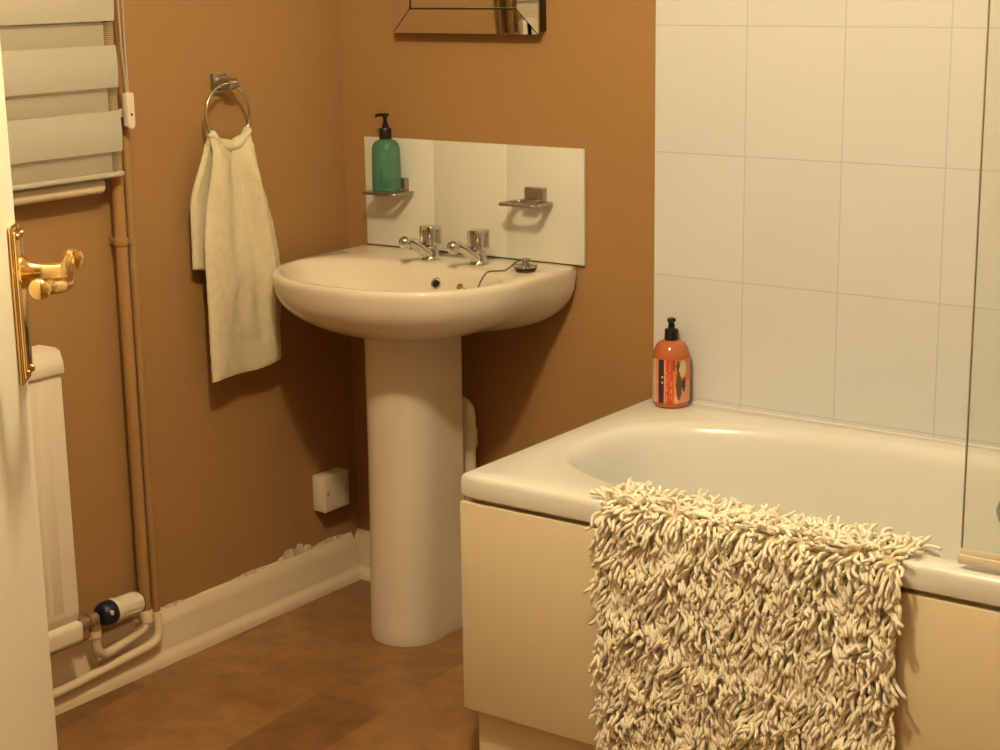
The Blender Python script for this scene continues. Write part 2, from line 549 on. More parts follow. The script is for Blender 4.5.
bo = link_mesh('bowl', bm, m_ceramic, basin, smooth=50)
basin_tree = BVHTree.FromPolygons([v.co.copy() for v in bo.data.vertices], [tuple(p.vertices) for p in bo.data.polygons])
def on_basin(x, y):
    return basin_tree.ray_cast(Vector((x, y, 1.2)), Vector((0, 0, -1)))[0].z
# pedestal: D-shaped column, a little narrower and deeper at the foot
def ped_ring(hw, yf, yb, z, N=40):
    pts = []
    ym = yf + hw*1.05
    for i in range(N+1):
        th = PI + PI*i/N
        cs, sn = math.cos(th), math.sin(th)
        n = 2.25
        pts.append((BX-0.0110 + hw*math.copysign(abs(cs)**(2/n), cs), ym - (ym-yf)*abs(sn)**(2/n), z))
    pts.append((BX-0.0110+hw*0.97, yb, z)); pts.append((BX-0.0110-hw*0.97, yb, z))
    return pts
bm = NB()
prs = []
for z, hw, yf in ((0.0, 0.0795, -0.313), (0.012, 0.0812, -0.316), (0.03, 0.0812, -0.315), (0.15, 0.0810, -0.310), (0.30, 0.0812, -0.306), (0.45, 0.0818, -0.304), (0.58, 0.0825, -0.304), (0.64, 0.0828, -0.303), (0.690, 0.0828, -0.305)):
    prs.append(ped_ring(hw, yf, -0.125, z))
loft(bm, prs)
link_mesh('pedestal', bm, m_ceramic, basin, smooth=50)
# overflow and waste
def deckz(y): return 0
bm = NB()
ov = Vector((0.381, -0.1535, 0.778)); on = Vector((0.05, -0.86, 0.50)).normalized()
lathe(bm, [(0.0, 0.0), (0.0075, 0.0), (0.0090, 0.003), (0.0102, 0.0048), (0.0125, 0.004), (0.0135, 0.0005), (0.0125, -0.004), (0.0, -0.004)], ov, on, 24)
ovo = link_mesh('overflow_ring', bm, m_chrome, basin, label='chrome overflow ring')
bm = NB(); lathe(bm, [(0.0, 0.0032), (0.0088, 0.0032), (0.0088, 0.0002), (0, 0.0002)], ov, on, 20)
link_mesh('overflow_hole', bm, m_dark, ovo, label='dark overflow hole')
bm = NB(); lathe(bm, [(0.0, 0.0), (0.018, 0.0), (0.021, 0.003), (0.031, 0.002), (0.032, -0.001), (0.0, -0.002)], (BX, -0.285, 0.6995), (0, 0, 1), 28)
link_mesh('waste_outlet', bm, m_chrome, basin)
bm = NB()
ck = Vector((0.466, -0.170, on_basin(0.466, -0.170)-0.002))
lathe(bm, [(0, 0), (0.008, 0), (0.010, 0.002), (0.0095, 0.006), (0.005, 0.009), (0.0045, 0.015), (0.0075, 0.018), (0.007, 0.023), (0, 0.024)], ck, (0.0, -0.7, 0.72), 16)
tube(bm, [ck+Vector((0, -0.014, 0.012)), ck+Vector((0.002, -0.022, 0.002)), ck+Vector((0.006, -0.032, -0.022))], 0.0032, 8)
link_mesh('chain_eyelet', bm, m_chrome, basin, label='chrome chain eyelet')
# plug and its chain lying on the deck
pl = thing('basin_plug', 'chrome sink plug with a fine chain lying on the right end of the basin deck', 'plug', (0.578, -0.098, 0.8175))
PX, PY, PZ_ = 0.588, -0.118, 0.8186
bm = NB(); lathe(bm, [(0, 0.0), (0.0200, 0.0), (0.0220, 0.004), (0.0245, 0.0085), (0.0245, 0.0095), (0, 0.0095)], (PX, PY, PZ_), (0, 0, 1), 28)
link_mesh('rubber_seal', bm, m_rubber, pl, label='dark rubber seal of the plug')
bm = NB(); lathe(bm, [(0, 0.0094), (0.0262, 0.0094), (0.0270, 0.0105), (0.0262, 0.0135), (0.023, 0.0150), (0.011, 0.0155), (0.008, 0.017), (0.0075, 0.021), (0.0105, 0.023), (0.0095, 0.027), (0, 0.0275)], (PX, PY, PZ_), (0, 0, 1), 28)
link_mesh('stopper', bm, m_chrome, pl)
bm = NB()
path = [Vector((PX-0.004, PY-0.004, PZ_+0.025)), Vector((PX-0.018, PY-0.008, PZ_+0.019)), Vector((PX-0.030, PY-0.013, PZ_+0.008))]
for x, y in ((0.551, -0.140), (0.543, -0.146), (0.535, -0.152), (0.528, -0.158), (0.5225, -0.164), (0.518, -0.170), (0.514, -0.176), (0.511, -0.182), (0.508, -0.189), (0.505, -0.197), (0.502, -0.206), (0.499, -0.216)):
    path.append(Vector((x, y, on_basin(x, y)+0.0022)))
pts = []
for a, b in zip(path[:-1], path[1:]):
    n = max(1, int((b-a).length/0.0022))
    pts += [a.lerp(b, i/n) for i in range(n)]
tube(bm, pts, [0.0013 if i % 2 else 0.0021 for i in range(len(pts))], 6)
link_mesh('chain', bm, m_dark_metal, pl, label='fine metal ball chain')

# taps
def make_tap(name, label, x, y, hot):
    z = 0.8172
    t = thing(name, label, 'tap', (x, y, z), 'chrome pillar taps on the basin')
    bm = NB()
    lathe(bm, [(0, 0), (0.021, 0), (0.0215, 0.003), (0.018, 0.006), (0.0165, 0.012), (0.0165, 0.028), (0.015, 0.031), (0.010, 0.033), (0, 0.033)], (x, y, z), (0, 0, 1), 28)
    link_mesh('body', bm, m_chrome, t)
    bm = NB()
    dx = -0.010
    p = [Vector((x, y-0.004, z+0.012)), Vector((x+dx*0.25, y-0.020, z+0.022)), Vector((x+dx*0.6, y-0.040, z+0.037)), Vector((x+dx*0.9, y-0.058, z+0.0465)), Vector((x+dx*1.1, y-0.070, z+0.0485))]
    q = []
    for i in range(len(p)-1):
        for k in range(4):
            q.append(p[i].lerp(p[i+1], k/4))
    q.append(p[-1])
    tube(bm, q, [0.0135-0.0045*i/(len(q)-1) for i in range(len(q))], 18)
    sp = link_mesh('spout', bm, m_chrome, t)
    bm = NB()
    e = Vector((x+dx*1.15, y-0.074, z+0.047))
    lathe(bm, [(0, -0.014), (0.0075, -0.014), (0.009, -0.0125), (0.012, -0.008), (0.0135, 0), (0.012, 0.007), (0.008, 0.0115), (0.003, 0.0135), (0, 0.0137)], e, (0, -0.35, 0.93), 22)
    link_mesh('nozzle', bm, m_chrome, sp)
    bm = NB()
    # squared handle head with scooped faces
    R = []
    for zz, r, n in ((0.030, 0.012, 2), (0.033, 0.0165, 3.5), (0.037, 0.0190, 5), (0.060, 0.0190, 6), (0.071, 0.0188, 6), (0.0745, 0.0178, 5.5), (0.0755, 0.0160, 5)):
        R.append([(px, py, z+zz) for px, py in superell(x, y, r, r, n, 32)])
    loft(bm, R)
    hd = link_mesh('tap_head', bm, m_chrome, t)
    bm = NB()
    for a in (0, 1, 2, 3):
        tmp = bmesh.new()
        b0 = NB(); box(b0, -0.0075, 0.0075, -0.0202, -0.0180, 0.040, 0.068, 0.0012)
        merge(bm, b0, 0, Matrix.Translation((x, y, z)) @ Matrix.Rotation(a*PI/2, 4, 'Z'))
        tmp.free()
    link_mesh('grip_rib', bm, m_satin, hd)
    return t
make_tap('pillar_tap', 'chrome pillar tap nearer the green soap bottle, left of the pair', 0.326, -0.102, True)
make_tap('pillar_tap', 'chrome pillar tap nearer the plug on its chain, right of the pair', 0.454, -0.100, False)

# tiled splashback above the basin: three tiles with a thin raised edge
SP0, SP1, SPZ0, SPZ1 = 0.066, 0.662, 0.8195, 1.0645
bm = NB()
wv = (SP1-SP0)/3
for k in range(3):
    box(bm, SP0+k*wv+0.0006, SP0+(k+1)*wv-0.0006, -0.0085, -0.0006, SPZ0, SPZ1, 0.0015, 2)
box(bm, SP0+0.002, SP1-0.002, -0.0068, -0.0002, SPZ0+0.002, SPZ1-0.002)
m_spl = mat('glazed_cream_tile', (0.69, 0.70, 0.66), 0.14, var=0.012, vscale=5)
tag(link_mesh('splashback', bm, m_spl, smooth=30), 'row of three white tiles on the brown wall behind the basin', 'splashback')

# glass soap shelves with square metal bracket
def make_shelf(x0, x1, xb0, xb1, label):
    z = 0.9470
    t = thing('soap_holder', label, 'shelf', ((x0+x1)/2, -0.0085, z), 'little soap holders on the splashback')
    bm = NB()
    # flat rim round an open oval, with a slot either side of it
    cx, cy = (x0+x1)/2, -0.0475
    ang = [2*PI*i/72 + 0.01 for i in range(72)]
    o = polar(rrect(x0, x1, -0.082, -0.0125, [0.004, 0.004, 0.012, 0.012], 6), (cx, cy), ang)
    e = polar(superell(cx, cy-0.001, 0.0350, 0.0235, 2.3, 90), (cx, cy), ang)
    ins = lambda pts, k: [(cx+(p[0]-cx)*k, cy+(p[1]-cy)*k) for p in pts]
    lay = [(ins(o, 0.985), z-0.003), (o, z-0.0018), (o, z+0.0018), (ins(o, 0.985), z+0.003), (ins(e, 1.02), z+0.003), (e, z+0.0018), (e, z-0.0018), (ins(e, 1.02), z-0.003), (ins(o, 0.985), z-0.003)]
    loft(bm, [[(p[0], p[1], h) for p in pts] for pts, h in lay], False, False)
    bmesh.ops.remove_doubles(bm, verts=bm.verts, dist=1e-6)
    link_mesh('open_rim', bm, m_satin, t, label='flat brushed metal rim round an open oval')
    bm = NB()
    box(bm, xb0, xb1, -0.026, -0.0085, z+0.001, z+0.032, 0.0025)
    box(bm, xb0+0.004, xb1-0.004, -0.050, -0.020, z+0.001, z+0.009, 0.002)
    link_mesh('bracket', bm, m_satin, t, label='square brushed metal bracket')
    return t
make_shelf(0.489, 0.587, 0.521, 0.569, 'empty metal soap holder on the right tile of the basin splashback')
make_shelf(0.114, 0.212, 0.147, 0.195, 'metal soap holder on the left splashback tile, carrying the green soap bottle')

# ------------------------------------------------------------------ soap bottles
def pump(parent, c, h0, neck_r, sc, spout_dir, spout_len, top=0.048):
    """closure, stem and nozzle of a pump bottle; h0 the height of the neck top"""
    x, y, z = c
    bm = NB()
    lathe(bm, [(0, h0-0.004), (neck_r, h0-0.004), (neck_r*1.02, h0-0.002), (neck_r*0.99, h0+0.019*sc), (neck_r*0.92, h0+0.022*sc), (neck_r*0.50, h0+0.024*sc), (neck_r*0.46, h0+0.034*sc), (0, h0+0.034*sc)], c, (0, 0, 1), 24)
    link_mesh('pump_collar', bm, m_black, parent, label='black pump collar')
    bm = NB()
    lathe(bm, [(0, h0+0.030*sc), (0.0048*sc, h0+0.030*sc), (0.0048*sc, h0+top*sc), (0.009*sc, h0+(top+0.002)*sc), (0.0098*sc, h0+(top+0.006)*sc), (0.009*sc, h0+(top+0.0095)*sc), (0.004*sc, h0+(top+0.011)*sc), (0, h0+(top+0.011)*sc)], c, (0, 0, 1), 20)
    d = Vector(spout_dir).normalized()
    p0 = Vector((x, y, z+h0+(top+0.006)*sc))
    tube(bm, [p0, p0+d*spout_len*0.6, p0+d*spout_len+Vector((0, 0, -0.001)), p0+d*(spout_len+0.003)+Vector((0, 0, -0.004))], [0.005*sc, 0.0042*sc, 0.0038*sc, 0.0034*sc], 12)
    link_mesh('pump_head', bm, m_black, parent, label='black pump head with spout')

gx, gy, gz = 0.1625, -0.0475, 0.9503
gb = thing('soap_bottle', 'clear green liquid soap pump bottle standing on the left metal soap holder', 'soap bottle', (gx, gy, gz))
bm = NB()
R = []
for r, h in ((0.0, 0.0), (0.026, 0.0), (0.0305, 0.0015), (0.0320, 0.005), (0.0322, 0.012), (0.0318, 0.05), (0.0312, 0.088), (0.0302, 0.098), (0.0275, 0.106), (0.0225, 0.112), (0.0160, 0.1155), (0.0115, 0.1170), (0.0105, 0.1195), (0.0105, 0.124), (0.0, 0.124)):
    n = 2.0 + 1.3*sm((r-0.012)/0.014)
    R.append([(px, py, gz+h) for px, py in superell(gx, gy, max(r, 0.0002)*0.93, max(r, 0.0002)*0.84, n, 40)])
loft(bm, R)
link_mesh('bottle_body', bm, m_green, gb, smooth=50, label='translucent green body')
pump(gb, (gx, gy, gz), 0.1205, 0.0138, 0.90, (-1.0, -0.2, 0), 0.020)

ox, oy, oz = 0.8985, -0.050, 0.5605
ob = thing('soap_bottle', 'orange liquid soap pump bottle with patterned label on the corner of the bath', 'soap bottle', (ox, oy, oz))
bm = NB()
RB = 0.0372
lathe(bm, [(0, 0), (0.0315, 0), (0.0352, 0.002), (RB, 0.007), (RB+0.0003, 0.02), (RB+0.0003, 0.098), (RB, 0.103), (0.0358, 0.112), (0.0328, 0.121), (0.0280, 0.1285), (0.0220, 0.1330), (0.0160, 0.1350), (0.0130, 0.1360), (0.0125, 0.140), (0, 0.140)], (ox, oy, oz), (0, 0, 1), 48)
link_mesh('bottle_body', bm, m_orange, ob, smooth=50, label='translucent orange body')
pump(ob, (ox, oy, oz), 0.1375, 0.0140, 0.92, (0.3, -1, 0), 0.012, 0.036)
# label wrapped round the front: coloured bands, pale letter strokes and rounded leaf shapes
bm = NB()
camdir = math.atan2(-2.9928-oy, 2.6079-ox)
nU, nV = 72, 40
lv = []
for j in range(nV+1):
    row = []
    for i in range(nU+1):
        a = camdir - 1.75 + 3.5*i/nU
        row.append(bm.verts.new((ox+(RB+0.0007)*math.cos(a), oy+(RB+0.0007)*math.sin(a), oz+0.011+0.090*j/nV)))
    lv.append(row)
def label_cell(u, v):
    # u: -1 left .. 1 right across the visible face, v: 0 bottom .. 1 top
    if u < -0.66: return 0 if u < -0.80 else 1
    if u < -0.38:
        if -0.50 < u < -0.44 and 0.38 < v < 0.70 and int(v*26) % 3 == 0: return 0
        return 3
    if u < -0.28: return 1
    if u < 0.10:
        k = (u+0.28)/0.38
        if 0.12 < k < 0.22 and 0.06 < v < 0.72 and int(v*19) % 4 != 0: return 1
        if 0.42 < k < 0.56 and 0.03 < v < 0.95 and int(v*15) % 5 != 0: return 5
        if 0.72 < k < 0.84 and 0.1 < v < 0.6 and int(v*17) % 3 != 0: return 1
        return 2
    if u < 0.20: return 5 if v < 0.75 else 4
    # leaf / fruit shapes on a pale ground
    if ((u-0.62)/0.18)**2 + ((v-0.78)/0.20)**2 < 1: return 0
    if ((u-0.42)/0.16)**2 + ((v-0.42)/0.34)**2 < 1: return 4
    if ((u-0.36)/0.10)**2 + ((v-0.86)/0.14)**2 < 1: return 4
    if ((u-0.68)/0.08)**2 + ((v-0.44)/0.18)**2 < 1: return 3
    if ((u-0.30)/0.09)**2 + ((v-0.10)/0.10)**2 < 1: return 0
    return 5 if v > 0.5 else 1
for j in range(nV):
    for i in range(nU):
        f = bm.faces.new((lv[j][i], lv[j][i+1], lv[j+1][i+1], lv[j+1][i]))
        a = -1.75 + 3.5*(i+0.5)/nU
        u = math.sin(a) if abs(a) < PI/2 else math.copysign(1, a)
        f.material_index = label_cell(u, (j+0.5)/nV)
link_mesh('product_label', bm, None, ob, label='patterned paper label in red, navy and cream', mats=[m_label_cream, m_label_pink, m_label_red, m_label_dark, m_label_olive, m_label_orange])

# ------------------------------------------------------------------ waste pipe beside the pedestal
bm = NB()
tube(bm, [(0.386, -0.062, 0.0), (0.386, -0.062, 0.40)], 0.0175, 18)
lathe(bm, [(0, 0), (0.021, 0), (0.022, 0.003), (0.022, 0.040), (0.020, 0.044), (0, 0.044)], (0.386, -0.062, 0.395), (0, 0, 1), 20)
tube(bm, fillet([(0.386, -0.062, 0.43), (0.386, -0.062, 0.487), (0.345, -0.070, 0.50)], 0.035, 8), 0.0185, 18)
tag(link_mesh('waste_pipe', bm, m_white_plastic), 'white plastic waste pipe rising behind the basin pedestal', 'pipe')

# ------------------------------------------------------------------ mirror with bevelled mirror-glass border
MX0, MX1, MZ0, MZ1 = 0.181, 0.566, 1.2975, 1.90
mi = thing('wall_mirror', 'rectangular mirror with a wide mitred mirror-glass border above the basin', 'mirror', ((MX0+MX1)/2, 0, MZ0))
bm = NB(); box(bm, MX0+0.004, MX1-0.001, -0.028, -0.0005, MZ0+0.006, MZ1-0.003)
link_mesh('backing_frame', bm, m_dark, mi, smooth=0, label='dark edge of the mirror')
BW = 0.050
def strip(p):
    bm = NB()
    v0 = [bm.verts.new(q) for q in p]
    v1 = [bm.verts.new((q[0], q[1]+0.006, q[2])) for q in p]
    bm.faces.new(v0); bm.faces.new(v1[::-1])
    for i in range(4):
        j = (i+1) % 4
        bm.faces.new((v0[i], v1[i], v1[j], v0[j]))
    return bm
yo, yi = -0.033, -0.0365
A = [(MX0, yo, MZ0), (MX1, yo, MZ0), (MX1, yo, MZ1), (MX0, yo, MZ1)]
g = 0.0007
B = [(MX0+BW, yi, MZ0+BW), (MX1-BW, yi, MZ0+BW), (MX1-BW, yi, MZ1-BW), (MX0+BW, yi, MZ1-BW)]
for k in range(4):
    j = (k+1) % 4
    off = [(0, g), (-g, 0), (0, -g), (g, 0)][k]
    P = [Vector(q) for q in (A[k], A[j], B[j], B[k])]
    dm = (P[1]-P[0]).normalized()*0.0013
    P = [tuple(P[0]+dm), tuple(P[1]-dm), tuple(P[2]-dm), tuple(P[3]+dm)]
    bm = strip(P)
    link_mesh('border_strip', bm, m_mirror, mi, smooth=0, label='slanted mirror glass border strip')
bm = NB(); box(bm, MX0+BW+0.0015, MX1-BW-0.0015, -0.0335, -0.027, MZ0+BW+0.0025, MZ1-BW-0.0025, 0.0015)
link_mesh('mirror_glass', bm, m_mirror, mi, smooth=0)
# thin dark joints between border and glass
bm = NB()
for (a, b, c_, d) in ((MX0+BW-0.002, MX1-BW+0.002, MZ0+BW-0.0005, MZ0+BW+0.0015), (MX0+BW-0.002, MX1-BW+0.002, MZ1-BW-0.002, MZ1-BW+0.001), (MX0+BW-0.001, MX0+BW+0.002, MZ0+BW, MZ1-BW), (MX1-BW-0.002, MX1-BW+0.001, MZ0+BW, MZ1-BW)):
    box(bm, a, b, -0.0345, -0.027, c_, d)
link_mesh('joint_line', bm, m_dark, mi, smooth=0, label='dark joint around the mirror glass')

# ================================================================== LEFT WALL
# towel ring
RC = Vector((0.045, -0.4155, 1.143)); RR = 0.064
tr = thing('towel_ring', 'metal towel ring on a square mount on the brown wall, holding the towel', 'towel ring', (0, -0.405, 1.212))
bm = NB()
box(bm, 0.0, 0.010, -0.417, -0.377, 1.186, 1.227, 0.002)
box(bm, 0.008, 0.042, -0.410, -0.388, 1.193, 1.218, 0.003)
link_mesh('mount', bm, m_satin, tr, label='square brushed metal mount')
bm = NB(); lathe(bm, [(0, -0.014), (0.010, -0.014), (0.011, -0.012), (0.011, 0.012), (0.010, 0.014), (0, 0.014)], (0.044, -0.400, 1.206), (0, 1, 0), 20)
link_mesh('clamp', bm, m_satin, tr)
bm = NB()
tube(bm, [RC + Vector((0, RR*math.cos(2*PI*k/64), RR*math.sin(2*PI*k/64))) for k in range(64)], 0.0035, 10, closed=True)
link_mesh('ring', bm, m_chrome, tr, label='thin chrome ring')

# towel: a long front fall and a shorter back fall joined over the lower arc of the ring
def towel_mesh():
    bm = NB()
    nS, nz = 60, 64
    def ring_z(y):
        dy = max(-0.80, min(0.80, (y-RC.y)/RR))
        return RC.z - RR*math.sqrt(1-dy*dy)
    def fall(left, right, zl, zr, xfun, th, ph, hem):
        """left / right: y of the side edges as a function of t (0 at the ring, 1 at the hem)"""
        rings = []
        for j in range(nz+1):
            t = j/nz
            f_, b_ = [], []
            for i in range(nS+1):
                q = i/nS
                y = left(t) + (right(t)-left(t))*q
                yt = left(0) + (right(0)-left(0))*q
                ztop = ring_z(yt) + 0.004
                zbot = zl + (zr-zl)*q + 0.003*math.sin(q*7+ph)
                z = ztop + (zbot-ztop)*t
                x = xfun(q, t)
                edge = min(q, 1-q)
                hth = th*(0.30+0.70*sm(edge*16))*(1 if t < 0.985 else 0.65)
                nx = mnoise.noise(Vector((y*230, z*230, ph)))*0.0014 + mnoise.noise(Vector((y*28, z*16, ph+3)))*0.0035*sm(t*3)
                if hem and 0.845 < t < 0.868: nx -= 0.0016
                ey = mnoise.noise(Vector((z*230, q*3, ph)))*0.0013
                f_.append((x+hth+nx, y+ey, z)); b_.append((x-hth*0.8, y+ey, z))
            rings.append(f_ + b_[::-1])
        loft(bm, rings, True, True)
    # front fall: its left edge hangs nearly straight, its right edge swells outward
    fl = lambda t: -0.474 - 0.042*sm(t*2.2) 
    fr = lambda t: -0.356 + 0.056*sm(t*1.5) + 0.018*math.sin(PI*min(1, t*1.05))**1.5
    def fx(q, t):
        a = (0.010*(1-t)**1.5 + 0.0025)*sm(t*7+0.15)
        return RC.x + 0.011*sm(t*9+0.2) + a*math.sin(q*PI*3.1+0.3) + 0.019*math.exp(-((q-0.86+0.10*(1-t))/0.075)**2)*(1-t)**0.7*sm(t*5) - 0.010*math.exp(-((q-0.68+0.06*(1-t))/0.06)**2)*(1-t)**0.8*sm(t*5) + 0.008*math.exp(-((q-0.30)/0.12)**2)*(1-t)*sm(t*5) + 0.004*math.sin(q*PI*1.4+t*2)*t
    fall(fl, fr, 0.592, 0.600, fx, 0.0075, 0.4, True)
    # back fall: a little to the left and shorter
    gl = lambda t: -0.473 - 0.051*sm(t*1.8)
    gr = lambda t: -0.380 + 0.050*sm(t*1.4)
    def gxf(q, t):
        return RC.x - 0.013*sm(t*9+0.15) - 0.004*t + 0.004*math.sin(q*PI*2.6+1)*(1-0.5*t)
    fall(gl, gr, 0.830, 0.805, gxf, 0.0065, 2.1, False)
    # roll of cloth over the lower arc of the ring joining the two falls
    rings = []
    for i in range(nS+1):
        q = i/nS
        y = -0.476 + 0.122*q
        r = (0.0125*(0.75+0.25*math.sin(q*PI)) + 0.0012*math.sin(q*21))*min(1, 0.12+math.sqrt(9*min(q, 1-q)))
        zc = ring_z(y) + 0.001
        rings.append([(RC.x + 0.002 + 1.2*r*math.cos(2*PI*k/18), y + 0.15*r*math.sin(2*PI*k/18), zc + r*math.sin(2*PI*k/18)) for k in range(18)])
    loft(bm, rings)
    return bm
tw = link_mesh('hand_towel', towel_mesh(), m_towel, smooth=60)
tag(tw, 'cream terry hand towel folded through the ring on the left wall', 'towel')

# heating pipes up the wall, painted brown, cream at their feet
def clip(bm, x, y, z, r):
    box(bm, 0.0, x-r*0.2, y-0.006, y+0.006, z-0.007, z+0.007, 0.001)
    lathe(bm, [(r*1.0, -0.007), (r*1.28, -0.007), (r*1.28, 0.007), (r*1.0, 0.007)], (x, y, z), (0, 0, 1), 20)
pa = thing('heating_pipe', 'thicker brown painted pipe up the wall, bending at its foot to the radiator valve', 'pipe', (0.030, -0.7145, 0.12), 'pair of heating pipes beside the blind')
bm = NB(); tube(bm, [(0.030, -0.7145, 0.135), (0.030, -0.7145, ZC-0.001)], 0.0125, 18)
link_mesh('riser', bm, m_pipe_brown, pa)
bm = NB(); clip(bm, 0.030, -0.7145, 0.918, 0.0125)
link_mesh('pipe_clip', bm, m_pipe_brown, pa)
bm = NB()
tube(bm, fillet([(0.031, -0.7145, 0.155), (0.031, -0.7145, 0.105), (0.040, -0.835, 0.088), (0.052, -0.868, 0.105), (0.055, -0.872, 0.165)], 0.035, 8), 0.0098, 16)
lathe(bm, [(0, 0), (0.0150, 0), (0.0150, 0.022), (0.0135, 0.026), (0, 0.026)], (0.0305, -0.7145, 0.118), (0, 0, 1), 16)
lathe(bm, [(0, 0), (0.0125, 0), (0.0125, 0.014), (0, 0.014)], (0.0545, -0.8715, 0.142), (0, 0, 1), 16)
link_mesh('valve_feed', bm, m_white_paint, pa, label='cream painted bent feed pipe')
pb = thing('heating_pipe', 'thinner brown painted pipe nearest the towel, turning along the skirting at its foot', 'pipe', (0.030, -0.684, 0.06), 'pair of heating pipes beside the blind')
bm = NB(); tube(bm, [(0.028, -0.684, 0.128), (0.028, -0.684, ZC-0.001)], 0.0085, 16)
link_mesh('riser', bm, m_pipe_brown, pb)
bm = NB(); clip(bm, 0.028, -0.684, 0.916, 0.0085)
link_mesh('pipe_clip', bm, m_pipe_brown, pb)
bm = NB(); tube(bm, fillet([(0.0295, -0.684, 0.13), (0.034, -0.684, 0.066), (0.036, -0.94, 0.050), (0.036, -1.95, 0.050)], 0.03, 8), 0.0095, 16)
link_mesh('floor_run', bm, m_white_paint, pb, label='cream painted run along the skirting')

# radiator (its right end shows)
rd = thing('radiator', 'white panel radiator below the blind with a ridged top cover', 'radiator', (0.06, -1.3, 0.165))
bm = NB()
YR, YL = -0.932, -1.85
pr = [(0.030, 0.172), (0.075, 0.166), (0.086, 0.176), (0.089, 0.190), (0.083, 0.205), (0.089, 0.216), (0.090, 0.23), (0.090, 0.69), (0.086, 0.702), (0.030, 0.705)]
rings = []
for y, d in ((YL, 0.006), (YL+0.006, 0), (YL+0.02, 0), (YR-0.016, 0.0), (YR-0.004, 0.0015), (YR, 0.006)):
    rings.append([(x-d if x > 0.05 else x, y, z) for x, z in pr])
loft(bm, rings)
# vertical flutes pressed into the front
y = YL + 0.05
while y < YR-0.04:
    box(bm, 0.0885, 0.0906, y, y+0.024, 0.235, 0.685, 0.0004)
    y += 0.0335
body = link_mesh('panel', bm, m_white_plastic, rd)
bm = NB()
R = []
for y, d in ((YL-0.003, 0.004), (YL, 0), (YR-0.002, 0), (YR+0.002, 0.004)):
    R.append([(0.030, y, 0.703), (0.095-d, y, 0.703), (0.0965-d, y, 0.708), (0.0955-d, y, 0.726-d), (0.088-d, y, 0.745-d), (0.076, y, 0.7495-d), (0.030, y, 0.7495-d)])
loft(bm, R)
link_mesh('top_cover', bm, m_white_plastic, rd, smooth=25)
for yb in (-1.1, -1.7):
    bm = NB(); box(bm, 0.0005, 0.034, yb-0.015, yb+0.015, 0.22, 0.66, 0.002)
    link_mesh('wall_bracket', bm, m_white_plastic, rd)
bm = NB(); box(bm, 0.032, 0.0945, YL-0.002, YR+0.004, 0.160, 0.204, 0.011, 4)
link_mesh('bottom_rail', bm, m_white_plastic, rd)
# thermostatic valve
vx, vz = 0.055, 0.181
va = thing('radiator_valve', 'thermostatic radiator valve with white head and dark collar beside the radiator', 'valve', (vx, -0.87, vz))
ax = Vector((0.0, 1, -0.03)).normalized()
bm = NB()
lathe(bm, [(0, -0.02), (0.010, -0.02), (0.010, -0.004), (0.0155, -0.003), (0.0155, 0.012), (0.0115, 0.013), (0.0115, 0.022), (0.0145, 0.023), (0.0145, 0.036), (0.012, 0.045), (0, 0.045)], (vx, -0.912, vz), (0, 1, 0), 16)
tube(bm, [(vx, -0.872, vz), (vx, -0.872, vz-0.028)], 0.0115, 16)
link_mesh('valve_body', bm, m_copper, va, label='dull brass valve body')
bm = NB()
lathe(bm, [(0, 0.0), (0.016, 0.0), (0.021, 0.004), (0.0245, 0.012), (0.0255, 0.030), (0.0235, 0.034), (0, 0.034)], (vx, -0.858, vz+0.001), ax, 28)
link_mesh('collar', bm, m_navy, va, label='dark navy collar')
bm = NB()
prof = [(0, 0.032), (0.0235, 0.032), (0.0255, 0.034), (0.0262, 0.038), (0.0250, 0.041), (0.0242, 0.044), (0.0232, 0.088), (0.0225, 0.099), (0.020, 0.104), (0, 0.105)]
lathe(bm, prof, (vx, -0.858, vz+0.001), ax, 30)
for k in range(14):
    a = 2*PI*k/14
    b0 = NB(); box(b0, 0.0225, 0.0243, -0.0013, 0.0013, 0.048, 0.092, 0.0004, 1)
    q = Vector((0, 0, 1)).rotation_difference(ax).to_matrix().to_4x4()
    merge(bm, b0, 0, Matrix.Translation((vx, -0.858, vz+0.001)) @ q @ Matrix.Rotation(a, 4, 'Z'))
link_mesh('thermostat_head', bm, m_white_plastic, va, label='ribbed white thermostat head')
bm = NB(); lathe(bm, [(0, 0.1030), (0.0205, 0.1030), (0.0215, 0.1050), (0.018, 0.1075), (0, 0.1080)], (vx, -0.858, vz+0.001), ax, 24)
link_mesh('end_cap', bm, m_navy, va, label='dark navy end cap')
bm = NB(); box(bm, vx+0.017, vx+0.0275, -0.848, -0.843, vz+0.004, vz+0.013, 0.001)
link_mesh('pointer', bm, m_white_plastic, va, label='white setting pointer')

# blank outlet plate on a surface box
so = thing('fused_outlet', 'square white surface-mounted blank outlet box low on the wall beside the pedestal', 'outlet', (0, -0.113, 0.245))
bm = NB(); box(bm, 0.0, 0.030, -0.157, -0.071, 0.203, 0.289, 0.003)
link_mesh('surface_box', bm, m_white_plastic, so)
bm = NB()
box(bm, 0.0295, 0.038, -0.158, -0.070, 0.202, 0.290, 0.0035, 3)
fp = link_mesh('faceplate', bm, m_white_plastic, so)
for yy in (-0.145, -0.083):
    bm = NB(); lathe(bm, [(0, 0), (0.0036, 0), (0.0036, 0.0012), (0.002, 0.0016), (0, 0.0016)], (0.0374, yy, 0.246), (1, 0, 0), 14)
    link_mesh('screw', bm, m_satin, fp, label='small metal screw')

